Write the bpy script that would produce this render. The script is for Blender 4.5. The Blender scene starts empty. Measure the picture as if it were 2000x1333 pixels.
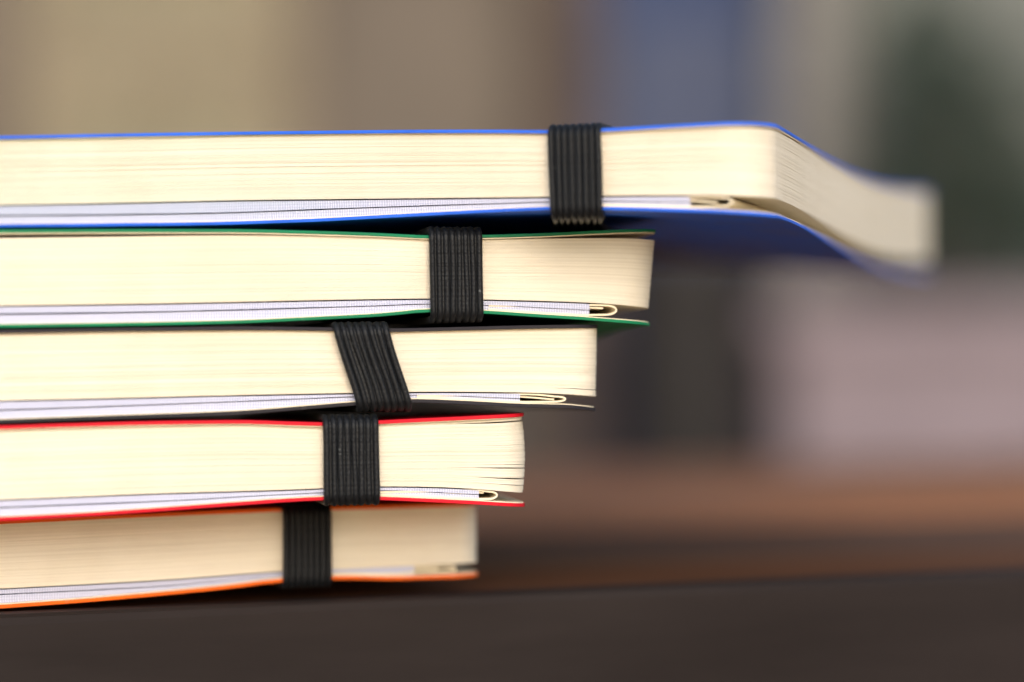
import bpy, math, random
import numpy as np
from mathutils import Vector

random.seed(7)
rng = np.random.default_rng(7)
scene = bpy.context.scene
COL = scene.collection
R = math.radians
MM = 0.001

# ------------------------------------------------------------------ camera
TABLE_Z = 0.74
CAM = Vector((0.0, -0.300, TABLE_Z + 0.0288))
FPX = 5000.0                 # focal length in pixels of the 2000 px wide photograph
HX, HY = 1000.0, 713.0       # where the view axis meets the photograph
ROLL = 0.012
cam_data = bpy.data.cameras.new('camera')
cam = bpy.data.objects.new('camera', cam_data)
COL.objects.link(cam)
cam.location = CAM
cam.rotation_euler = (R(90), ROLL, 0)
cam_data.sensor_width = 36
cam_data.lens = 36 * FPX / 2000
cam_data.shift_y = (HY - 666.5) / 2000
cam_data.clip_start = 0.01
cam_data.clip_end = 500
cam_data.dof.use_dof = True
cam_data.dof.focus_distance = 0.303
cam_data.dof.aperture_fstop = 90.0 / 14.0
cam_data.dof.aperture_blades = 0
scene.camera = cam

# ------------------------------------------------------------------ light
SUN_EL, SUN_AZ = 26.0, 7.0      # azimuth: degrees left of straight behind the camera
world = bpy.data.worlds.new('World')
scene.world = world
world.use_nodes = True
wn = world.node_tree
bg = wn.nodes['Background']
sky = wn.nodes.new('ShaderNodeTexSky')
sky.sky_type = 'NISHITA'
sky.sun_disc = False
sky.sun_elevation = R(SUN_EL)
sky.sun_rotation = R(180 - SUN_AZ)
sky.air_density = 1.0
sky.dust_density = 2.0
sky.ozone_density = 1.0
wn.links.new(sky.outputs[0], bg.inputs[0])
bg.inputs[1].default_value = 0.15

sun_data = bpy.data.lights.new('sun', 'SUN')
sun_data.energy = 0.70
sun_data.angle = R(35)
sun_data.color = (1.0, 0.96, 0.91)
sun = bpy.data.objects.new('sun', sun_data)
COL.objects.link(sun)
to_sun = Vector((math.sin(R(SUN_AZ)) * math.cos(R(SUN_EL)), -math.cos(R(SUN_AZ)) * math.cos(R(SUN_EL)), math.sin(R(SUN_EL))))
sun.rotation_euler = to_sun.to_track_quat('Z', 'Y').to_euler()
sun.location = (-0.6, -2.0, 2.5)

vs = scene.view_settings
vs.view_transform = 'Standard'
vs.look = 'None'
vs.gamma = 1.0
vs.use_curve_mapping = False
vs.exposure = 0.80
scene.render.engine = 'CYCLES'
scene.cycles.max_bounces = 8
scene.cycles.diffuse_bounces = 5
scene.cycles.use_denoising = True


# ------------------------------------------------------------------ pixel -> ray
_r = Vector((math.cos(ROLL), 0, -math.sin(ROLL)))
_u = Vector((math.sin(ROLL), 0, math.cos(ROLL)))


def ray(px, py):
    return _r * ((px - HX) / FPX) + _u * ((HY - py) / FPX) + Vector((0, 1, 0))


def at_depth(px, py, d):
    return CAM + ray(px, py) * d


def at_z(px, py, z):
    d = ray(px, py)
    return CAM + d * ((z - CAM.z) / d.z)


# ------------------------------------------------------------------ materials
def new_mat(name):
    m = bpy.data.materials.new(name)
    m.use_nodes = True
    nt = m.node_tree
    return m, nt, nt.nodes['Principled BSDF']


def noise(nt, coord, scale, detail=3.0, rough=0.55, mscale=(1, 1, 1)):
    mp = nt.nodes.new('ShaderNodeMapping')
    mp.inputs['Scale'].default_value = mscale
    nt.links.new(coord, mp.inputs['Vector'])
    n = nt.nodes.new('ShaderNodeTexNoise')
    n.inputs['Scale'].default_value = scale
    n.inputs['Detail'].default_value = detail
    n.inputs['Roughness'].default_value = rough
    nt.links.new(mp.outputs[0], n.inputs['Vector'])
    return n.outputs['Fac']


def ramp(nt, fac, stops):
    r = nt.nodes.new('ShaderNodeValToRGB')
    els = r.color_ramp.elements
    while len(els) < len(stops):
        els.new(0.5)
    for e, (p, c) in zip(els, stops):
        e.position = p
        e.color = (*c, 1)
    nt.links.new(fac, r.inputs[0])
    return r.outputs[0]


def mixc(nt, a, b, fac, mode='MULTIPLY'):
    m = nt.nodes.new('ShaderNodeMix')
    m.data_type = 'RGBA'
    m.blend_type = mode
    if isinstance(fac, (int, float)):
        m.inputs[0].default_value = fac
    else:
        nt.links.new(fac, m.inputs[0])
    nt.links.new(a, m.inputs[6])
    nt.links.new(b, m.inputs[7])
    return m.outputs[2]


def bump(nt, bsdf, height, strength, dist):
    b = nt.nodes.new('ShaderNodeBump')
    b.inputs['Strength'].default_value = strength
    b.inputs['Distance'].default_value = dist
    nt.links.new(height, b.inputs['Height'])
    nt.links.new(b.outputs[0], bsdf.inputs['Normal'])


def coords(nt, kind='Object'):
    t = nt.nodes.new('ShaderNodeTexCoord')
    return t.outputs[kind]


def sc(c, k):
    return tuple(min(1.0, x * k) for x in c)


def mat_pages(name, base):
    m, nt, b = new_mat(name)
    uv = coords(nt, 'UV')
    lines = noise(nt, uv, 1.0, 3.0, 0.7, (2.5, 95, 1))
    c1 = ramp(nt, lines, [(0.30, sc(base, 0.92)), (0.47, base), (0.75, sc(base, 1.05))])
    fine = noise(nt, uv, 1.0, 1.0, 0.5, (22, 260, 1))
    c2 = ramp(nt, fine, [(0.28, (0.91, 0.895, 0.87)), (0.42, (1, 1, 1))])
    c = mixc(nt, c1, c2, 0.8)
    mid1 = noise(nt, uv, 1.0, 2.0, 0.6, (0.9, 5.0, 1))
    c = mixc(nt, c, ramp(nt, mid1, [(0.36, (0.91, 0.90, 0.88)), (0.56, (1, 1, 1))]), 1.0)
    mid2 = noise(nt, uv, 1.0, 1.0, 0.5, (1.6, 15.0, 1))
    c = mixc(nt, c, ramp(nt, mid2, [(0.34, (0.925, 0.915, 0.895)), (0.48, (1, 1, 1))]), 1.0)
    ob = coords(nt, 'Object')
    blot = noise(nt, ob, 60.0, 3.0, 0.6)
    c3 = ramp(nt, blot, [(0.35, (0.95, 0.94, 0.92)), (0.6, (1, 1, 1))])
    c = mixc(nt, c, c3, 1.0)
    spk = noise(nt, ob, 900.0, 1.0, 0.5)
    c4 = ramp(nt, spk, [(0.13, (0.5, 0.42, 0.3)), (0.16, (1, 1, 1))])
    c = mixc(nt, c, c4, 1.0)
    nt.links.new(c, b.inputs['Base Color'])
    b.inputs['Roughness'].default_value = 0.85
    b.inputs['Specular IOR Level'].default_value = 0.2
    bump(nt, b, fine, 0.35, 0.00006)
    return m


def mat_cover(name, base, rough=0.5):
    m, nt, b = new_mat(name)
    ob = coords(nt, 'Object')
    n1 = noise(nt, ob, 120.0, 4.0, 0.6)
    c = ramp(nt, n1, [(0.3, sc(base, 0.8)), (0.7, sc(base, 1.12))])
    scuff = noise(nt, ob, 420.0, 3.0, 0.7)
    wear = ramp(nt, scuff, [(0.66, (0, 0, 0)), (0.76, (0.55, 0.55, 0.55))])
    pale = nt.nodes.new('ShaderNodeRGB')
    pale.outputs[0].default_value = (*[0.55 * x + 0.16 for x in base], 1)
    c = mixc(nt, c, pale.outputs[0], wear, 'MIX')
    nt.links.new(c, b.inputs['Base Color'])
    n2 = noise(nt, ob, 2600.0, 2.0, 0.5)
    rr = ramp(nt, n1, [(0.3, (rough - 0.06,) * 3), (0.7, (rough + 0.1,) * 3)])
    nt.links.new(rr, b.inputs['Roughness'])
    b.inputs['Specular IOR Level'].default_value = 0.15
    bump(nt, b, n2, 0.4, 0.00008)
    return m


def mat_plain(name, base, rough=0.8, nscale=400.0, var=0.12, bstr=0.2, bdist=0.00005, mscale=(1, 1, 1)):
    m, nt, b = new_mat(name)
    ob = coords(nt, 'Object')
    n1 = noise(nt, ob, nscale, 4.0, 0.6, mscale)
    c = ramp(nt, n1, [(0.3, sc(base, 1 - var)), (0.7, sc(base, 1 + var))])
    nt.links.new(c, b.inputs['Base Color'])
    b.inputs['Roughness'].default_value = rough
    b.inputs['Specular IOR Level'].default_value = 0.3
    if bstr:
        bump(nt, b, n1, bstr, bdist)
    return m


def mat_fabric(name):
    m, nt, b = new_mat(name)
    ob = coords(nt, 'Object')
    w = nt.nodes.new('ShaderNodeTexWave')
    w.wave_type = 'BANDS'
    w.bands_direction = 'X'
    w.inputs['Scale'].default_value = 1050.0
    w.inputs['Distortion'].default_value = 1.5
    w.inputs['Detail'].default_value = 1.0
    nt.links.new(ob, w.inputs['Vector'])
    w2 = nt.nodes.new('ShaderNodeTexWave')
    w2.wave_type = 'BANDS'
    w2.bands_direction = 'Z'
    w2.inputs['Scale'].default_value = 900.0
    w2.inputs['Distortion'].default_value = 1.0
    nt.links.new(ob, w2.inputs['Vector'])
    a = ramp(nt, w.outputs['Fac'], [(0.1, (0.44, 0.46, 0.60)), (0.6, (0.57, 0.59, 0.74))])
    c = ramp(nt, w2.outputs['Fac'], [(0.1, (0.84, 0.84, 0.88)), (0.6, (1, 1, 1))])
    c = mixc(nt, a, c, 0.8)
    nt.links.new(c, b.inputs['Base Color'])
    b.inputs['Roughness'].default_value = 0.9
    bump(nt, b, w.outputs['Fac'], 0.5, 0.00008)
    return m


def mat_elastic(name):
    m, nt, b = new_mat(name)
    uv = coords(nt, 'UV')
    yarn = noise(nt, uv, 1.0, 2.0, 0.6, (7, 420, 1))
    c = ramp(nt, yarn, [(0.3, (0.0015, 0.002, 0.003)), (0.55, (0.004, 0.005, 0.0068)), (0.75, (0.011, 0.0135, 0.017))])
    ob = coords(nt, 'Object')
    lint = noise(nt, ob, 1500.0, 1.0, 0.5)
    l2 = ramp(nt, lint, [(0.74, (0, 0, 0)), (0.80, (0.07, 0.075, 0.075))])
    c = mixc(nt, c, l2, 1.0, 'ADD')
    nt.links.new(c, b.inputs['Base Color'])
    b.inputs['Roughness'].default_value = 0.5
    b.inputs['Sheen Weight'].default_value = 0.03
    b.inputs['Specular IOR Level'].default_value = 0.26
    b.inputs['Sheen Roughness'].default_value = 0.4
    bump(nt, b, yarn, 0.8, 0.00012)
    return m


def mat_wood(name, base, rough=0.5, var=0.3):
    m, nt, b = new_mat(name)
    ob = coords(nt, 'Object')
    g = noise(nt, ob, 40.0, 6.0, 0.65, (0.12, 1.0, 1.0))
    c1 = ramp(nt, g, [(0.28, sc(base, 1 - var)), (0.5, base), (0.72, sc(base, 1 + var))])
    p = noise(nt, ob, 9.0, 3.0, 0.5)
    c2 = ramp(nt, p, [(0.3, (0.75, 0.74, 0.74)), (0.65, (1, 1, 1))])
    c = mixc(nt, c1, c2, 1.0)
    nt.links.new(c, b.inputs['Base Color'])
    rr = ramp(nt, p, [(0.3, (rough + 0.12,) * 3), (0.7, (rough - 0.08,) * 3)])
    nt.links.new(rr, b.inputs['Roughness'])
    b.inputs['Specular IOR Level'].default_value = 0.08
    bump(nt, b, g, 0.25, 0.0006)
    return m


PAPER = (0.79, 0.73, 0.605)
M_PAGES = mat_pages('page_edges', PAPER)
M_CREAM = mat_plain('cream_paper', (0.78, 0.69, 0.51), 0.8, 300, 0.06, 0.1)
M_FABRIC = mat_fabric('white_gusset_cloth')
M_ELASTIC = mat_elastic('black_elastic')
M_COVERS = {
    'blue': mat_cover('blue_cover', (0.032, 0.14, 0.72)),
    'green': mat_cover('green_cover', (0.008, 0.19, 0.085)),
    'black': mat_cover('black_cover', (0.022, 0.020, 0.026), 0.5),
    'red': mat_cover('red_cover', (0.62, 0.008, 0.022)),
    'orange': mat_cover('orange_cover', (0.80, 0.13, 0.008)),
}

# ------------------------------------------------------------------ mesh helpers


class MB:
    """Collects vertices and polygons and links them as one mesh object."""

    def __init__(self):
        self.v, self.f, self.uv = [], [], []

    def add(self, verts, faces, uv=None):
        o = len(self.v)
        self.v.extend([tuple(map(float, p)) for p in verts])
        self.f.extend([tuple(int(i) + o for i in f) for f in faces])
        self.uv.extend(uv if uv is not None else [(0.0, 0.0)] * len(verts))

    def box(self, x0, x1, y0, y1, z0, z1):
        vs_ = [(x, y, z) for x in (x0, x1) for y in (y0, y1) for z in (z0, z1)]
        self.add(vs_, [(0, 1, 3, 2), (4, 6, 7, 5), (0, 4, 5, 1), (2, 3, 7, 6), (0, 2, 6, 4), (1, 5, 7, 3)])

    def lathe(self, prof, n=28, c=(0, 0)):
        o = len(self.v)
        vs_, fs = [], []
        for r, z in prof:
            for k in range(n):
                a = 2 * math.pi * k / n
                vs_.append((c[0] + r * math.cos(a), c[1] + r * math.sin(a), z))
        for i in range(len(prof) - 1):
            for k in range(n):
                k2 = (k + 1) % n
                fs.append((i * n + k, i * n + k2, (i + 1) * n + k2, (i + 1) * n + k))
        self.add(vs_, fs)

    def build(self, name, mat, parent=None, smooth=None, bevel=None, shared=None):
        me = bpy.data.meshes.new(name)
        me.from_pydata(self.v, [], self.f)
        me.materials.append(mat)
        lay = me.uv_layers.new(name='UVMap')
        idx = np.empty(len(me.loops), dtype=np.int32)
        me.loops.foreach_get('vertex_index', idx)
        lay.data.foreach_set('uv', np.asarray(self.uv, dtype=np.float32)[idx].ravel())
        if smooth is not None:
            me.polygons.foreach_set('use_smooth', [True] * len(me.polygons))
            me.set_sharp_from_angle(angle=R(smooth))
        me.validate()
        o = bpy.data.objects.new(name, me)
        COL.objects.link(o)
        o.parent = parent
        if bevel:
            b = o.modifiers.new('bevel', 'BEVEL')
            b.width = bevel
            b.segments = 2
            b.limit_method = 'ANGLE'
            b.angle_limit = R(50)
        return o


def tag(o, label, cat, group=None):
    o['label'] = label
    o['category'] = cat
    if group:
        o['group'] = group
    return o


def empty(name, loc, rz=0.0):
    e = bpy.data.objects.new(name, None)
    COL.objects.link(e)
    e.empty_display_size = 0.02
    e.location = loc
    e.rotation_euler = (0, 0, rz)
    return e


def slab_arrays(us, vf, vb, zt, zb, nv=7, uvt=(0, 1)):
    """A sheet over (u, v): vf/vb front and rear edge per u, zt/zb callables (u, v) -> z."""
    nu = len(us)
    s = np.linspace(0, 1, nv)
    s = s * s * (3 - 2 * s) * 0.5 + s * 0.5
    U = np.repeat(us[:, None], nv, 1)
    V = vf[:, None] + (vb - vf)[:, None] * s[None, :]
    T = np.stack([U, V, zt(U, V)], -1).reshape(-1, 3)
    B = np.stack([U, V, zb(U, V)], -1).reshape(-1, 3)
    n = nu * nv
    I = (np.arange(nu - 1)[:, None] * nv + np.arange(nv - 1)[None, :]).ravel()
    top = np.stack([I, I + nv, I + nv + 1, I + 1], -1)
    bot = top[:, ::-1] + n
    i = np.arange(nu - 1) * nv
    front = np.stack([i, i + n, i + nv + n, i + nv], -1)
    i2 = i + nv - 1
    back = np.stack([i2, i2 + nv, i2 + nv + n, i2 + n], -1)
    j = np.arange(nv - 1)
    left = np.stack([j, j + 1, j + 1 + n, j + n], -1)
    e = (nu - 1) * nv
    right = np.stack([e + j, e + j + n, e + j + 1 + n, e + j + 1], -1)
    faces = np.concatenate([top, bot, front, back, left, right])
    # length round the edge as the first texture coordinate
    run = (U + V).ravel() * 10
    uv = np.concatenate([np.stack([run, np.full(n, uvt[1])], -1), np.stack([run, np.full(n, uvt[0])], -1)])
    return np.concatenate([T, B]), faces, uv


def smoothstep(a, b, x):
    t = np.clip((x - a) / (b - a), 0, 1)
    return t * t * (3 - 2 * t)


class Curve:
    """Smooth z(u) through traced points (monotone cubic)."""

    def __init__(self, pts, flat=True):
        pts = sorted(pts)
        x = np.array([p[0] for p in pts])
        y = np.array([p[1] for p in pts])
        h = np.diff(x)
        d = np.diff(y) / h
        m = np.zeros(len(x))
        for i in range(1, len(x) - 1):
            if d[i - 1] * d[i] > 0:
                w1, w2 = 2 * h[i] + h[i - 1], h[i] + 2 * h[i - 1]
                m[i] = (w1 + w2) / (w1 / d[i - 1] + w2 / d[i])
        m[0], m[-1] = d[0], d[-1]
        self.x, self.y, self.m = x, y, m

    def __call__(self, u):
        u = np.asarray(u, dtype=float)
        x, y, m = self.x, self.y, self.m
        uc = np.clip(u, x[0], x[-1])
        i = np.clip(np.searchsorted(x, uc) - 1, 0, len(x) - 2)
        h = x[i + 1] - x[i]
        t = (uc - x[i]) / h
        r = ((1 + 2 * t) * (1 - t) ** 2 * y[i] + t * (1 - t) ** 2 * h * m[i]
             + t * t * (3 - 2 * t) * y[i + 1] + t * t * (t - 1) * h * m[i + 1])
        r = r + np.where(u < x[0], (u - x[0]) * m[0] * 0.3, 0) + np.where(u > x[-1], (u - x[-1]) * m[-1], 0)
        return r


W, L = 0.105, 0.150        # pocket notebook


def outline(uL, uR, r, v0, v1, n=46):
    """u samples with the front and rear edge of a sheet whose right corners are rounded."""
    a = np.linspace(0, math.pi / 2, 12)[1:]
    us = np.concatenate([np.linspace(uL, uR - r, n), uR - r + r * np.sin(a)])
    inset = np.concatenate([np.zeros(n), r - r * np.cos(a)])
    return us, v0 + inset, v1 - inset


def strip_profile(mb, pts, th, v0, v1, nv=2):
    """A bent sheet of thickness th: profile pts in (u, z), extruded from v0 to v1."""
    p = np.array(pts)
    t = np.gradient(p, axis=0)
    t /= np.linalg.norm(t, axis=1)[:, None] + 1e-12
    nrm = np.stack([-t[:, 1], t[:, 0]], -1)
    a, b = p + nrm * th / 2, p - nrm * th / 2
    n = len(p)
    verts, faces = [], []
    for v in (v0, v1):
        verts += [(q[0], v, q[1]) for q in a] + [(q[0], v, q[1]) for q in b]
    A0, B0, A1, B1 = 0, n, 2 * n, 3 * n
    for i in range(n - 1):
        faces.append((A0 + i, A0 + i + 1, B0 + i + 1, B0 + i))
        faces.append((A1 + i, B1 + i, B1 + i + 1, A1 + i + 1))
        faces.append((A0 + i, A1 + i, A1 + i + 1, A0 + i + 1))
        faces.append((B0 + i, B0 + i + 1, B1 + i + 1, B1 + i))
    faces.append((A0, B0, B1, A1))
    faces.append((A0 + n - 1, A1 + n - 1, B1 + n - 1, B0 + n - 1))
    mb.add(verts, faces)


def make_notebook(spec):
    yaw = R(spec['yaw'])
    P0 = at_depth(spec['ref'][0], HY, spec['ref'][1] * MM)
    ex = Vector((math.cos(yaw), math.sin(yaw), 0))
    ev = Vector((-math.sin(yaw), math.cos(yaw), 0))

    def uz(px, py):
        d = ray(px, py)
        t = (P0 - CAM).dot(ev) / d.dot(ev)
        X = CAM + d * t
        return (X - P0).dot(ex), X.z

    def curve(pts):
        return Curve([uz(*p) for p in pts])

    k = 1 / 16.67 * MM
    C_top, B_top = curve(spec['cover_top']), curve(spec['block_top'])
    B_bot, K_in = curve(spec['block_bot']), curve(spec['back_in'])
    uR = uz(spec['right'], 600)[0]
    uRc_top = uz(spec['right_top'], 600)[0]
    uRc_bot = uz(spec['right_bot'], 600)[0]
    uL = uR - W
    th = spec.get('th', 0.00042)
    base_z = min(float(np.min(K_in(np.linspace(uL, uR, 60)))) - th - 0.0002, 9)
    if spec.get('on_table'):
        base_z = TABLE_Z - 0.0003
    root = empty('notebook', (P0.x, P0.y, base_z), yaw)
    tag(root, spec['label'], 'notebook', 'notebooks in the stack')
    cov = M_COVERS[spec['colour']]
    sag = spec.get('sag', lambda u, v, t: 0.0 * u)
    Z = lambda f: (lambda U, V: f(U, V) - base_z)

    r_b = spec.get('radius', 0.0048)
    # --- page block: loose leaves, each its own thin sheet
    nleaf = spec.get('leaves', 62)
    w = rng.uniform(0.6, 1.5, nleaf)
    tt = np.concatenate([[0], np.cumsum(w)]) / w.sum()
    gaps = spec.get('gaps', [])

    def T(t, U, V, tm):
        G = 0.0 * U
        S = 0.0 * U
        for (t0, amp, px0) in gaps:
            g = amp * smoothstep(uz(px0, 600)[0], uz(px0 + 100, 600)[0], U)
            G = G + g
            if tm > t0:
                S = S + g
        return t * (1 - G) + S

    mb = MB()
    shear = spec.get('shear', 0.0) * k
    bulge = spec.get('bulge', 0.0) * k
    sig = 0
    for i in range(nleaf):
        t0, t1 = tt[i], tt[i + 1] - (tt[i + 1] - tt[i]) * rng.uniform(0.02, 0.08)
        if rng.random() < 0.16:
            sig = rng.normal(0, 0.00003)
        dv = rng.normal(0, 0.000022) + sig
        tm = (t0 + t1) / 2
        du = rng.normal(0, 0.000016) + shear * (1 - tm) + bulge * (1 - (2 * tm - 1) ** 2)
        us, vf, vb = outline(uL + 0.001, uR + du, r_b, 0.0006 + dv, L - 0.0006, 34)

        def zz(t, tm=tm):
            def f(U, V):
                return B_bot(U) + (B_top(U) - B_bot(U)) * T(t, U, V, tm) + sag(U, V, t)
            return f
        mb.add(*slab_arrays(us, vf, vb, Z(zz(t1)), Z(zz(t0)), 11 if spec['colour'] == 'blue' else 5, (t0 * 6, t1 * 6)))
    o = mb.build('page_block', M_PAGES, root, smooth=40)
    o['kind'] = 'stuff'

    # --- covers with their endpapers
    r_c = r_b + 0.0004
    us, vf, vb = outline(uL, uRc_top, r_c, 0.0, L, 46)
    mb = MB()
    mb.add(*slab_arrays(us, vf, vb, Z(lambda U, V: C_top(U) + sag(U, V, 1.0)), Z(lambda U, V: C_top(U) - th + sag(U, V, 1.0)), 13))
    fc = mb.build('front_cover', cov, root, smooth=40, bevel=0.00012)
    us, vf, vb = outline(uL + 0.001, uRc_top - 0.0001, r_c, 0.00012, L - 0.00012, 46)
    mb = MB()
    mb.add(*slab_arrays(us, vf, vb, Z(lambda U, V: C_top(U) - th - 0.000004 + sag(U, V, 1.0)),
                        Z(lambda U, V: np.maximum(C_top(U) - th - 0.00013, np.minimum(B_top(U) + 0.000006, C_top(U) - th - 0.00003)) + sag(U, V, 1.0)), 9))
    mb.build('endpaper', M_CREAM, fc, smooth=40)
    us, vf, vb = outline(uL, uRc_bot, r_c, 0.0, L, 46)
    mb = MB()
    mb.add(*slab_arrays(us, vf, vb, Z(lambda U, V: K_in(U) + sag(U, V, -0.3)), Z(lambda U, V: K_in(U) - th + sag(U, V, -0.3)), 13))
    bc = mb.build('back_cover', cov, root, smooth=40, bevel=0.00012)
    us, vf, vb = outline(uL + 0.001, uRc_bot - 0.00012, r_c, 0.00015, L - 0.00012, 46)
    mb = MB()
    mb.add(*slab_arrays(us, vf, vb, Z(lambda U, V: K_in(U) + 0.00011 + sag(U, V, -0.3)), Z(lambda U, V: K_in(U) + 0.000004 + sag(U, V, -0.3)), 9))
    mb.build('endpaper', M_CREAM, bc, smooth=40)
    # --- spine: the cover wraps round the bound edge
    zt, zb = float(C_top(uL)) - th / 2 - base_z, float(K_in(uL)) - th / 2 - base_z
    a = np.linspace(math.pi / 2, 3 * math.pi / 2, 15)
    pts = [(uL - 0.00005 + 0.0016 * math.cos(x), (zt + zb) / 2 + (zt - zb) / 2 * math.sin(x)) for x in a]
    mb = MB()
    strip_profile(mb, pts, th * 0.96, 0.0002, L - 0.0002)
    mb.build('spine', cov, root, smooth=40)

    # --- pocket in the back cover: two cloth gussets and a folded paper edge
    gu = uz(spec['gusset_end'], 600)[0]
    line = curve(spec['gusset_line'])
    gap = curve(spec['gusset_gap'])       # half-height of the dark slit, carried as z offset curve
    g0 = gap
    us = np.linspace(uL + 0.002, gu, 60)
    one = np.ones_like(us)
    wav = Curve([(x, 0.00003 * random.uniform(-1, 1)) for x in np.linspace(us[0] - 0.001, gu + 0.001, 26)])
    hgap = lambda U: np.interp(U, [uL, us[0] + 0.03, gu - 0.012, gu], [0.00010, 0.00009, 0.00004, 0.00004])
    pocket = None
    mb = MB()
    mb.add(*slab_arrays(us, 0.0010 * one, 0.012 * one,
                        Z(lambda U, V: np.minimum(line(U) - hgap(U), K_in(U) + 0.002)), Z(lambda U, V: K_in(U) + 0.00012), 3))
    pocket = mb.build('pocket', M_FABRIC, root, smooth=40)
    mb = MB()
    mb.add(*slab_arrays(us, 0.0008 * one, 0.011 * one,
                        Z(lambda U, V: B_bot(U) - 0.00017), Z(lambda U, V: np.minimum(line(U) + hgap(U) + wav(U) * 0.6, B_bot(U) - 0.00019)), 3))
    mb.build('gusset', M_FABRIC, pocket, smooth=40)
    # top sheet of the pocket, folded round at its mouth
    x0, x1, yt, yb = spec['fold']
    a = uz(x0, yt)
    b_ = uz(x1, (yt + yb) / 2)
    c = uz(x0, yb)
    s_th = 0.00021
    ua, ub = a[0], b_[0]
    zc, rz = (a[1] + c[1]) / 2, (a[1] - c[1]) / 2 - s_th / 2
    rz = max(rz, 0.0003)
    bend = spec.get('fold_bend', 1.8)
    rx = rz * bend
    upper = [(u_, None) for u_ in np.linspace(ua - 0.012, ub - rx, 16)]
    tilt = (uz(x1, yt + spec.get('fold_drop', 3))[1] - a[1])
    prof = []
    for u_ in np.linspace(ua - 0.012, ub - rx, 16):
        f = np.clip((u_ - ua) / (ub - ua), 0, 1)
        prof.append((u_, min(zc + rz, float(B_bot(u_)) - 0.00015) + tilt * f * f * 0.5 - base_z))
    zu = prof[-1][1]
    zl = zc - rz - base_z
    zl = max(zl, float(K_in(ub)) + 0.00022 - base_z)
    for x in np.linspace(math.pi / 2, -math.pi / 2, 14)[1:-1]:
        prof.append((ub - rx + rx * math.cos(x), (zu + zl) / 2 + (zu - zl) / 2 * math.sin(x)))
    for u_ in np.linspace(ub - rx, ua - 0.012, 14):
        prof.append((u_, max(float(K_in(u_)) + 0.00022, zl if u_ > ua - 0.001 else 0) - base_z if u_ <= ua - 0.001
                     else max(zl, float(K_in(u_)) + 0.00022 - base_z)))
    mb = MB()
    strip_profile(mb, prof, s_th, 0.0009, L - 0.001)
    mb.build('folded_paper', M_CREAM, pocket, smooth=50)
    tx0, tx1, ty0, ty1 = spec['tongue']
    p0, p1 = uz(tx0 - 60, ty0), uz(tx1, ty1)
    pm = uz(tx0, ty0)
    mb = MB()
    strip_profile(mb, [(p0[0], pm[1] - base_z), (pm[0], pm[1] - base_z),
                       ((pm[0] + p1[0]) / 2, (pm[1] + p1[1]) / 2 + 0.00003 - base_z), (p1[0], p1[1] - base_z)], 0.00019, 0.0012, L - 0.0015)
    mb.build('inner_flap', M_CREAM, pocket, smooth=50)

    # --- elastic band
    xt0, xt1, xb0, xb1, yt, yb = spec['band']
    top_c = uz((xt0 + xt1) / 2, yt)
    bot_c = uz((xb0 + xb1) / 2, yb)
    wid = uz(xt1, 600)[0] - uz(xt0, 600)[0]
    ncord = 8
    pitch = wid / ncord
    ru, rv = pitch * 0.50, 0.00046
    zt, zb = top_c[1] - base_z - rv, bot_c[1] - base_z + rv
    vfr, vbk = -0.00028 - rv, L + 0.00028 + rv
    rr = 0.0011

    def path(off, wob):
        """closed loop round the book: list of (u, v, z)"""
        P = []
        ut, ub_ = top_c[0] + off, bot_c[0] + off
        st, sb = spec.get('slant', (0.0, 0.0))

        def arc(cv, cz, a0, a1, n=7):
            return [(cv + rr * math.cos(x), cz + rr * math.sin(x)) for x in np.linspace(a0, a1, n)]
        q = []
        q += [(v, zt) for v in np.linspace(vbk - rr, vfr + rr, 12)[:-1]]
        q += arc(vfr + rr, zt - rr, math.pi / 2, math.pi)
        q += [(vfr, z) for z in np.linspace(zt - rr, zb + rr, 16)[1:-1]]
        q += arc(vfr + rr, zb + rr, math.pi, 1.5 * math.pi)
        q += [(v, zb) for v in np.linspace(vfr + rr, vbk - rr, 12)[1:-1]]
        q += arc(vbk - rr, zb + rr, 1.5 * math.pi, 2 * math.pi)
        q += [(vbk, z) for z in np.linspace(zb + rr, zt - rr, 5)[1:-1]]
        q += arc(vbk - rr, zt - rr, 0, math.pi / 2)[:-1]
        for (v, z) in q:
            f = np.clip((z - zb) / (zt - zb), 0, 1)
            f2 = f * f * (3 - 2 * f) * 0.35 + f * 0.65
            u_ = ub_ + (ut - ub_) * f2
            u_ += (st * f + sb * (1 - f)) * max(v, 0) * max(0, 1 - v / 0.15)
            u_ += wob * math.sin(f * 5 + off * 3000)
            P.append((u_, v, z))
        return P

    def tube(mb, P, a_u, a_n, n=8):
        m = len(P)
        P = np.array(P)
        prev, nxt = np.roll(P, 1, 0), np.roll(P, -1, 0)
        t = nxt - prev
        t /= np.linalg.norm(t, axis=1)[:, None]
        U = np.array([1.0, 0, 0])[None, :] - t * t[:, :1]
        U /= np.linalg.norm(U, axis=1)[:, None]
        Nn = np.cross(t, U)
        ln = np.concatenate([[0], np.cumsum(np.linalg.norm(np.diff(P, axis=0), axis=1))])
        verts, uv, faces = [], [], []
        for i in range(m):
            for kk in range(n):
                x = 2 * math.pi * kk / n
                verts.append(P[i] + U[i] * a_u * math.cos(x) + Nn[i] * a_n * math.sin(x))
                uv.append((kk / n, ln[i] * 8))
        for i in range(m):
            j = (i + 1) % m
            for kk in range(n):
                k2 = (kk + 1) % n
                faces.append((i * n + kk, i * n + k2, j * n + k2, j * n + kk))
        mb.add(verts, faces, uv)

    mb = MB()
    P = path(0.0, 0.0)
    tube(mb, P, wid / 2 * 0.96, 0.00010, 16)
    band = mb.build('elastic_band', M_ELASTIC, root, smooth=60)
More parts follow.
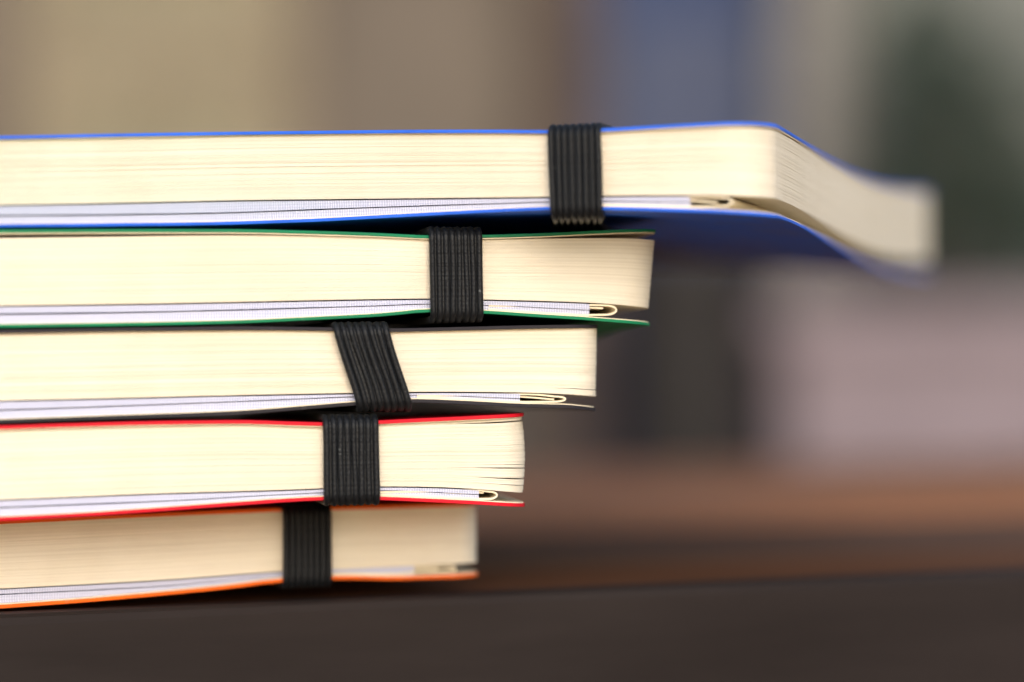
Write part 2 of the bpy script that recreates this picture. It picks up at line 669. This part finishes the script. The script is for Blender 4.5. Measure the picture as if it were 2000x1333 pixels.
    for cix in range(ncord):
        off = (cix - (ncord - 1) / 2 + random.uniform(-0.07, 0.07)) * pitch
        mb = MB()
        s = random.uniform(0.86, 1.06)
        tube(mb, path(off, 0.00006 * random.uniform(-1, 1)), ru * s, rv * random.uniform(0.88, 1.05), 8)
        mb.build('cord', M_ELASTIC, band, smooth=60)
    return root


# ------------------------------------------------------------------ setting: ground, table
g = MB()
n = 40
gx = np.linspace(-30, 30, n)
gv = [(x, y, 0.004 * math.sin(x * 1.7) * math.cos(y * 1.3)) for x in gx for y in gx]
gf = [(i * n + j, (i + 1) * n + j, (i + 1) * n + j + 1, i * n + j + 1) for i in range(n - 1) for j in range(n - 1)]
g.add(gv, gf)
M_GROUND = mat_plain('warm_bounce_ground', (0.36, 0.225, 0.13), 0.9, 14, 0.3, 0.4, 0.01)  # out-of-view ground, its colour chosen to bounce warm light onto the page edges
ground = g.build('ground', M_GROUND, None)
ground['kind'] = 'structure'

e0, e1 = at_z(0, 1206, TABLE_Z), at_z(2000, 1117, TABLE_Z)
t_yaw = math.atan2(e1.y - e0.y, e1.x - e0.x)
mid = (e0 + e1) / 2
table = empty('wooden_table', (mid.x, mid.y, 0), t_yaw)
tag(table, 'brown slatted wooden table with dark front rail carrying the notebooks', 'table')
M_RAIL = mat_wood('dark_rail_wood', (0.0235, 0.0185, 0.0175), 0.6, 0.4)
PLANKS = [((0.13, 0.054, 0.025), 0.034), ((0.13, 0.070, 0.044), 0.079), ((0.36, 0.150, 0.068), 0.120), ((0.23, 0.11, 0.060), 0.120)]
TL = 0.62
y = 0.0065
m_ = MB()
m_.box(-TL, TL, 0.0, 0.006, -0.062 + TABLE_Z, TABLE_Z + 0.0002)
m_.build('front_rail', M_RAIL, table, bevel=0.0012)
for i, (c, wd) in enumerate(PLANKS):
    m_ = MB()
    m_.box(-TL, TL, y, y + wd, TABLE_Z - 0.022, TABLE_Z - 0.0003 - 0.0004 * (i % 2))
    m_.build('plank', mat_wood('table_plank_%d' % i, c, 0.65, 0.28), table, bevel=0.001)
    y += wd + 0.0045
TD = y - 0.0045
m_ = MB()
m_.box(-TL, TL, TD - 0.024, TD - 0.004, TABLE_Z - 0.062, TABLE_Z - 0.0235)
m_.build('rear_rail', M_RAIL, table, bevel=0.0012)
for sx in (-1, 1):
    m_ = MB()
    xa, xb = (TL - 0.06, TL - 0.03) if sx > 0 else (-TL + 0.03, -TL + 0.06)
    m_.box(xa, xb, 0.0215, TD - 0.0255, TABLE_Z - 0.06, TABLE_Z - 0.0235)
    m_.build('cross_rail', M_RAIL, table, bevel=0.0012)
    for ya in (0.022, TD - 0.066):
        m_ = MB()
        x0 = (TL - 0.105) if sx > 0 else (-TL + 0.065)
        zs = [0.0, 0.35, TABLE_Z - 0.0238]
        hw = [0.014, 0.017, 0.020]
        vv, ff = [], []
        for z, h in zip(zs, hw):
            cx, cy = x0 + 0.02, ya + 0.02
            vv += [(cx - h, cy - h, z), (cx + h, cy - h, z), (cx + h, cy + h, z), (cx - h, cy + h, z)]
        for a in range(2):
            for b in range(4):
                b2 = (b + 1) % 4
                ff.append((a * 4 + b, a * 4 + b2, a * 4 + 4 + b2, a * 4 + 4 + b))
        ff += [(3, 2, 1, 0), (8, 9, 10, 11)]
        m_.add(vv, ff)
        m_.build('leg', M_RAIL, table, bevel=0.003)

# ------------------------------------------------------------------ notebooks
BOOKS = [
    dict(colour='blue', label='blue softcover notebook on top of the stack, turned to show its fore edge',
         yaw=-16.5, ref=(1100, 295), right=1500, right_top=1504, right_bot=1504, radius=0.0062, th=0.00040,
         cover_top=[(0, 266), (200, 262), (400, 258.5), (600, 256), (800, 254), (1000, 254), (1072, 254.5), (1180, 251), (1300, 244), (1400, 239), (1480, 235), (1515, 235)],
         block_top=[(0, 273), (200, 270), (450, 265), (700, 262), (1000, 261), (1072, 262), (1180, 259), (1300, 253), (1400, 249), (1500, 247)],
         block_bot=[(0, 400), (225, 396), (450, 391), (700, 388), (1070, 384), (1180, 382), (1345, 381), (1500, 382)],
         back_in=[(0, 438), (225, 436), (450, 433), (600, 428), (750, 420), (900, 412), (1000, 407), (1072, 404), (1180, 404), (1345, 408), (1430, 411), (1515, 415)],
         gusset_end=1346, gusset_line=[(0, 421), (225, 419), (450, 415), (750, 404), (1072, 394), (1346, 394)], gusset_gap=[(0, 400), (1346, 400)],
         fold=(1344, 1425, 383, 406), tongue=(1344, 1396, 391, 395), fold_bend=1.5,
         band=(1073, 1177, 1078, 1182, 240, 431), slant=(0.0, -0.30),
         sag=lambda u, v, t: smoothstep(0.015, 0.14, v) * smoothstep(-0.03, 0.02, u) * (-0.0021 + 0.0030 * max(t, -0.1))
         - 0.0019 * smoothstep(-0.02, 0.025, u) * np.sin(math.pi * np.clip((v - 0.006) / 0.144, 0, 1)) ** 1.5),
    dict(colour='green', label='green softcover notebook directly under the blue one',
         yaw=10, ref=(700, 300), right=1297, right_top=1299, right_bot=1285, radius=0.0046, shear=-14, th=0.00037,
         cover_top=[(0, 449), (225, 448), (450, 448), (600, 451), (750, 456), (840, 460), (940, 459), (1050, 456), (1180, 450), (1284, 446)],
         block_top=[(0, 465), (225, 462), (450, 459), (600, 460), (750, 464), (840, 468), (940, 468), (1050, 466), (1180, 465), (1284, 467)],
         block_bot=[(0, 597), (225, 594), (450, 590), (750, 584), (840, 583), (945, 585), (1149, 591), (1268, 600)],
         back_in=[(0, 634), (225, 631), (450, 626.5), (600, 620), (750, 612), (840, 604), (945, 607), (1050, 614), (1149, 620), (1200, 624), (1268, 629)],
         gusset_end=1154, gusset_line=[(0, 614), (225, 611), (450, 606), (750, 597), (840, 594), (945, 596), (1154, 606)], gusset_gap=[(0, 600), (1154, 600)],
         fold=(1151, 1207, 594, 617), tongue=(1151, 1182, 601, 602), fold_bend=2.2,
         band=(836, 940, 839, 943, 442, 632),
         sag=lambda u, v, t: -0.0012 * smoothstep(0.012, 0.045, v) * smoothstep(0.018, 0.036, u) * (1.0 if t < 0 else 0.0)),
    dict(colour='black', label='black softcover notebook with a slanting elastic band, under the green one',
         yaw=10, ref=(700, 300), right=1180, right_top=1181, right_bot=1174, radius=0.0042, shear=-4,
         cover_top=[(0, 645), (225, 641), (450, 638.5), (650, 640), (765, 642), (900, 639), (1050, 635.5), (1167, 634)],
         block_top=[(0, 653), (225, 649), (450, 646), (650, 647.5), (765, 649.5), (900, 646.5), (1050, 643), (1166, 641.5)],
         block_bot=[(0, 783), (225, 778), (450, 772.5), (686, 768), (800, 766), (1015, 767), (1100, 770), (1160, 774)],
         back_in=[(0, 820), (225, 812), (450, 804), (600, 793), (700, 785), (800, 780), (920, 784), (1015, 789), (1107, 791), (1160, 796)],
         gusset_end=1016, gusset_line=[(0, 802), (225, 794), (450, 785.5), (686, 776), (800, 772.5), (1016, 779)], gusset_gap=[(0, 800), (1016, 800)],
         fold=(1013, 1107, 769, 788), tongue=(1013, 1086, 775, 781), fold_bend=2.6, fold_drop=9,
         gaps=[(0.09, 0.012, 1050)],
         band=(648, 756, 696, 804, 628, 806),
         ),
    dict(colour='red', label='red softcover notebook with fanned page corners, under the black one',
         yaw=10, ref=(700, 300), right=1029, right_top=1032, right_bot=1032, radius=0.0040, bulge=5, leaves=46,
         cover_top=[(0, 832), (150, 827), (300, 823), (450, 821), (600, 825), (680, 826), (739, 822), (895, 814.5), (1024, 808)],
         block_top=[(0, 841), (150, 836), (300, 832), (450, 829.5), (600, 834), (680, 835), (739, 830), (850, 825), (950, 820), (1022, 816)],
         block_bot=[(0, 977), (150, 971), (300, 965), (600, 956), (680, 952), (742, 951), (850, 952), (931, 956), (1022, 964)],
         back_in=[(0, 1010.5), (150, 1003), (300, 993), (450, 982), (600, 972), (680, 969), (742, 970.5), (850, 975), (931, 979), (1022, 985)],
         gusset_end=933, gusset_line=[(0, 993), (300, 981), (600, 965), (742, 960), (933, 967)], gusset_gap=[(0, 990), (933, 990)],
         fold=(931, 973, 957, 978), tongue=(931, 948, 964, 964), fold_bend=1.7,
         gaps=[(0.09, 0.012, 930), (0.17, 0.019, 905), (0.31, 0.016, 890), (0.36, 0.006, 925), (0.955, 0.020, 870), (0.62, 0.003, 900)],
         band=(629, 737, 633, 741, 809, 989),
         ),
    dict(colour='orange', label='orange softcover notebook at the bottom of the stack, set back on the table',
         yaw=17, ref=(0, 305), right=939, right_top=940, right_bot=940, radius=0.0032, on_table=True, th=0.00044,
         cover_top=[(0, 1017), (300, 1003), (550, 993), (645, 990), (800, 986), (937, 982)],
         block_top=[(0, 1026), (300, 1012), (550, 1001), (645, 998), (800, 994), (937, 991)],
         block_bot=[(0, 1151), (300, 1135), (550, 1117), (650, 1111), (800, 1105), (937, 1101)],
         back_in=[(0, 1182), (150, 1171), (300, 1158), (450, 1143), (550, 1131), (645, 1126), (800, 1126), (937, 1121)],
         gusset_end=806, gusset_line=[(0, 1163), (300, 1148), (550, 1125), (650, 1118), (806, 1116)], gusset_gap=[(0, 1160), (806, 1160)],
         fold=(804, 893, 1106, 1121), tongue=(804, 860, 1112, 1114), fold_bend=1.8,
         band=(550, 645, 552, 645, 984, 1150),
         ),
]
for s in BOOKS:
    make_notebook(s)

# ------------------------------------------------------------------ background, far out of focus
WD = 3.45       # camera to house wall


def bgp(px, py, d):
    return at_depth(px, py, d)


def pzx(px, py, d):
    p = bgp(px, py, d)
    return p.x, p.z


YW = CAM.y + WD
M_PLASTER = mat_plain('brown_plaster', (0.128, 0.108, 0.088), 0.9, 3.0, 0.25, 0.5, 0.01)
M_PLINTH = mat_plain('dark_plinth', (0.062, 0.055, 0.050), 0.9, 5.0, 0.25, 0.5, 0.01)
wall = empty('house_wall', (0, YW, 0))
tag(wall, 'blurred brown plastered house wall with darker base behind the table', 'wall')
nx, nz = 60, 30
m_ = MB()
vv = []
for i in range(nx):
    for j in range(nz):
        vv.append((-3 + 6 * i / (nx - 1), 0.006 * math.sin(i * 1.9 + j * 0.7) * math.cos(j * 1.3), 0.86 + 1.9 * j / (nz - 1)))
ff = [(i * nz + j, (i + 1) * nz + j, (i + 1) * nz + j + 1, i * nz + j + 1) for i in range(nx - 1) for j in range(nz - 1)]
m_.add(vv, [f for f in ff if f[0] < 34 * nz])
m_.box(-3, 3, 0.012, 0.25, 0.0, 2.76)
m_.build('plaster', M_PLASTER, wall, smooth=60)
m_ = MB()
m_.add(vv, [f for f in ff if f[0] >= 34 * nz])
m_.build('grey_plaster', mat_plain('grey_green_plaster', (0.14, 0.15, 0.14), 0.9, 3.0, 0.25, 0.5, 0.01), wall, smooth=60)
m_ = MB()
m_.box(-3, 3, -0.045, 0.0115, 0.0, 0.859)
m_.build('plinth', M_PLINTH, wall, bevel=0.01)


def louvre_shutter(px0, px1, py0, py1, d, frame_c, slat_c, label, nsl):
    x0, z1 = pzx(px0, py0, d)
    x1, z0 = pzx(px1, py1, d)
    root = empty('window_shutter', ((x0 + x1) / 2, CAM.y + d, z0))
    tag(root, label, 'shutter')
    w, h = (x1 - x0), (z1 - z0)
    fm = mat_wood('shutter_frame', frame_c, 0.6, 0.15)
    sm = mat_wood('shutter_slat', slat_c, 0.6, 0.15)
    m_ = MB()
    for (a, b, c_, e) in ((-w / 2, -w / 2 + 0.04, 0, h), (w / 2 - 0.04, w / 2, 0, h)):
        m_.box(a, b, -0.035, 0.0, c_, e)
    for zz_ in (0.0, h / 2 - 0.02, h - 0.04):
        m_.box(-w / 2 + 0.0405, w / 2 - 0.0405, -0.034, -0.001, zz_, zz_ + 0.04)
    m_.build('frame', fm, root, bevel=0.003)
    for i in range(nsl):
        z = 0.05 + (h - 0.10) * (i + 0.5) / nsl
        m_ = MB()
        hh = (h - 0.1) / nsl * 0.62
        xa, xb = -w / 2 + 0.041, w / 2 - 0.041
        m_.add([(xa, -0.030, z - hh), (xb, -0.030, z - hh), (xb, -0.008, z + hh), (xa, -0.008, z + hh),
                (xa, -0.026, z - hh - 0.004), (xb, -0.026, z - hh - 0.004), (xb, -0.004, z + hh - 0.004), (xa, -0.004, z + hh - 0.004)],
               [(0, 1, 2, 3), (7, 6, 5, 4), (0, 4, 5, 1), (1, 5, 6, 2), (2, 6, 7, 3), (3, 7, 4, 0)])
        m_.build('slat', sm, root)
    return root


louvre_shutter(40, 590, -180, 420, WD - 0.03, (0.245, 0.205, 0.145), (0.315, 0.28, 0.195), 'blurred tan louvred shutter on the wall behind the blue notebook', 14)

# blue-grey door
x0, _ = pzx(1170, 300, WD - 0.06)
x1, _ = pzx(1505, 300, WD - 0.06)
door = empty('house_door', ((x0 + x1) / 2, YW - 0.052, 0))
tag(door, 'blurred blue-grey panelled door in the wall behind the stack', 'door')
M_DOOR = mat_wood('blue_grey_paint', (0.042, 0.062, 0.135), 0.5, 0.12)
M_DOORP = mat_wood('pale_blue_panel', (0.075, 0.090, 0.145), 0.5, 0.12)
w = x1 - x0
m_ = MB()
m_.box(-w / 2, w / 2, -0.04, 0.0, 0.02, 2.05)
m_.build('leaf', M_DOOR, door, bevel=0.003)
for (za, zb_) in ((0.15, 0.62), (0.72, 1.22), (1.32, 1.92)):
    for sx in (-1, 1):
        m_ = MB()
        xa = 0.006 if sx > 0 else -w / 2 + 0.02
        m_.box(xa, xa + w / 2 - 0.026, -0.052, -0.0405, za, zb_)
        m_.build('panel', M_DOORP, door, bevel=0.005)
m_ = MB()
m_.lathe([(0.0, -0.03), (0.018, -0.028), (0.026, -0.01), (0.026, 0.008), (0.014, 0.022), (0.0, 0.024)], 14)
o = m_.build('handle', mat_plain('brass', (0.35, 0.25, 0.10), 0.35, 50, 0.1), door, smooth=60)
o.location = (w / 2 - 0.03, -0.075, 1.0)

xj, _ = pzx(1045, 300, WD - 0.06)
m_ = MB()
m_.box(xj - (x0 + x1) / 2, -w / 2 - 0.002, -0.055, 0.0, 0.0, 2.2)
m_.build('door_jamb', mat_wood('brown_jamb', (0.085, 0.064, 0.054), 0.6, 0.15), door, bevel=0.004)

# grey stone pilaster
x0, _ = pzx(1525, 300, WD - 0.1)
x1, _ = pzx(1632, 300, WD - 0.1)
pil = empty('stone_pilaster', ((x0 + x1) / 2, YW - 0.054, 0))
tag(pil, 'blurred pale grey stone pilaster beside the blue-grey door', 'pilaster')
M_STONE = mat_plain('grey_stone', (0.175, 0.168, 0.158), 0.85, 9, 0.15, 0.4, 0.004)
w = x1 - x0
z = 0.0
i = 0
while z < 2.6:
    h = 0.34 if i % 2 == 0 else 0.28
    m_ = MB()
    m_.box(-w / 2, w / 2, -0.09 - 0.004 * (i % 2), 0.0, z, z + h - 0.006)
    m_.build('stone', M_STONE, pil, bevel=0.006)
    z += h
    i += 1

# pale mauve-grey stone planter with a clipped evergreen
d_pl = WD - 0.42
x0, z1 = pzx(1530, 590, d_pl)
x1, _ = pzx(2130, 590, d_pl)
pl = empty('stone_planter', ((x0 + x1) / 2, CAM.y + d_pl + 0.18, 0))
tag(pl, 'blurred pale mauve-grey stone planter box beyond the table', 'planter')
M_PLANTER = mat_plain('mauve_stone', (0.195, 0.160, 0.180), 0.8, 7, 0.14, 0.4, 0.004)
w = x1 - x0
m_ = MB()
m_.box(-w / 2, w / 2, -0.18, -0.14, 0.05, z1 - 0.05)
m_.box(-w / 2, w / 2, 0.14, 0.18, 0.05, z1 - 0.05)
m_.box(-w / 2, -w / 2 + 0.04, -0.1395, 0.1395, 0.05, z1 - 0.05)
m_.box(w / 2 - 0.04, w / 2, -0.1395, 0.1395, 0.05, z1 - 0.05)
m_.build('box', M_PLANTER, pl, bevel=0.006)
m_ = MB()
m_.box(-w / 2 - 0.02, w / 2 + 0.02, -0.2, -0.13, z1 - 0.0495, z1)
m_.box(-w / 2 - 0.02, w / 2 + 0.02, 0.13, 0.2, z1 - 0.0495, z1)
m_.box(-w / 2 - 0.02, -w / 2 + 0.05, -0.1295, 0.1295, z1 - 0.0495, z1)
m_.box(w / 2 - 0.05, w / 2 + 0.02, -0.1295, 0.1295, z1 - 0.0495, z1)
m_.build('rim', M_PLANTER, pl, bevel=0.006)
m_ = MB()
m_.box(-w / 2 - 0.01, w / 2 + 0.01, -0.19, 0.19, 0.0, 0.0495)
m_.build('foot', M_PLANTER, pl, bevel=0.006)
m_ = MB()
m_.box(-w / 2 + 0.041, w / 2 - 0.041, -0.1385, 0.1385, z1 - 0.16, z1 - 0.06)
m_.build('soil', mat_plain('soil', (0.05, 0.035, 0.025), 0.95, 40, 0.3), pl)

bx, _ = pzx(1850, 300, d_pl + 0.18)
bush = empty('evergreen_shrub', (bx, CAM.y + d_pl + 0.18, z1 - 0.062))
tag(bush, 'blurred dark green leafy shrub growing in the stone planter', 'shrub')
M_LEAF = mat_plain('evergreen_leaf', (0.030, 0.048, 0.034), 0.5, 30, 0.4, 0.0)
m_ = MB()
rl = random.Random(3)
for k in range(1500):
    while True:
        p = Vector((rl.uniform(-1, 1), rl.uniform(-1, 1), rl.uniform(-1, 1)))
        if p.length < 1 and p.length > 0.3 * rl.random():
            break
    lump = 1 + 0.18 * math.sin(p.x * 7 + 1) * math.cos(p.z * 6)
    cl = ((-0.05, 0.17, 0.085), (0.05, 0.25, 0.095), (-0.02, 0.36, 0.07), (0.11, 0.15, 0.07))[k % 4]
    p = Vector((cl[0] + p.x * cl[2] * 1.15 * lump, p.y * 0.1 * lump, cl[1] + p.z * cl[2] * 1.5 * lump))
    a = Vector((rl.gauss(0, 1), rl.gauss(0, 1), rl.gauss(0.4, 0.8))).normalized()
    b = a.cross(Vector((rl.gauss(0, 1), rl.gauss(0, 1), rl.gauss(0, 1)))).normalized()
    c = a.cross(b) * 0.004
    ln, wd = rl.uniform(0.016, 0.028), rl.uniform(0.007, 0.011)
    m_.add([p, p + a * ln * 0.5 + b * wd + c, p + a * ln, p + a * ln * 0.5 - b * wd + c], [(0, 1, 2), (0, 2, 3)])
o = m_.build('foliage', M_LEAF, bush)
o['kind'] = 'stuff'
M_BARK = mat_plain('bark', (0.07, 0.05, 0.035), 0.9, 60, 0.3)
for k in range(5):
    a = k * 1.26
    m_ = MB()
    vv, ff = [], []
    for i in range(5):
        f = i / 4
        cx, cy, cz = (0.012 + 0.06 * f) * math.cos(a), (0.012 + 0.06 * f) * math.sin(a), 0.005 + 0.30 * f
        for q in range(6):
            vv.append((cx + 0.007 * (1 - 0.7 * f) * math.cos(q * 1.047), cy + 0.007 * (1 - 0.7 * f) * math.sin(q * 1.047), cz))
    for i in range(4):
        for q in range(6):
            q2 = (q + 1) % 6
            ff.append((i * 6 + q, i * 6 + q2, i * 6 + 6 + q2, i * 6 + 6 + q))
    m_.add(vv, ff)
    m_.build('stem', M_BARK, bush, smooth=60)

# dark pot in front of the door
px_, pz_ = pzx(1350, 470, WD - 0.5)
pot = empty('flower_pot', (px_, CAM.y + WD - 0.42, 0))
tag(pot, 'blurred tall dark pot standing in front of the blue-grey door', 'pot')
M_POT = mat_plain('dark_glaze', (0.007, 0.0055, 0.006), 0.5, 12, 0.25)
m_ = MB()
m_.lathe([(0.0, 0.0), (0.055, 0.0), (0.06, 0.02), (0.085, 0.4), (0.092, pz_ - 0.05), (0.086, pz_ - 0.0505)], 32)
m_.build('body', M_POT, pot, smooth=50)
m_ = MB()
m_.lathe([(0.075, pz_ - 0.049), (0.1, pz_ - 0.049), (0.104, pz_ - 0.02), (0.1, pz_), (0.084, pz_), (0.08, pz_ - 0.02), (0.075, pz_ - 0.049)], 32)
m_.build('rim', M_POT, pot, smooth=50)
m_ = MB()
m_.lathe([(0.0, pz_ - 0.028), (0.079, pz_ - 0.03)], 32)
m_.build('soil', bpy.data.materials['soil'], pot)
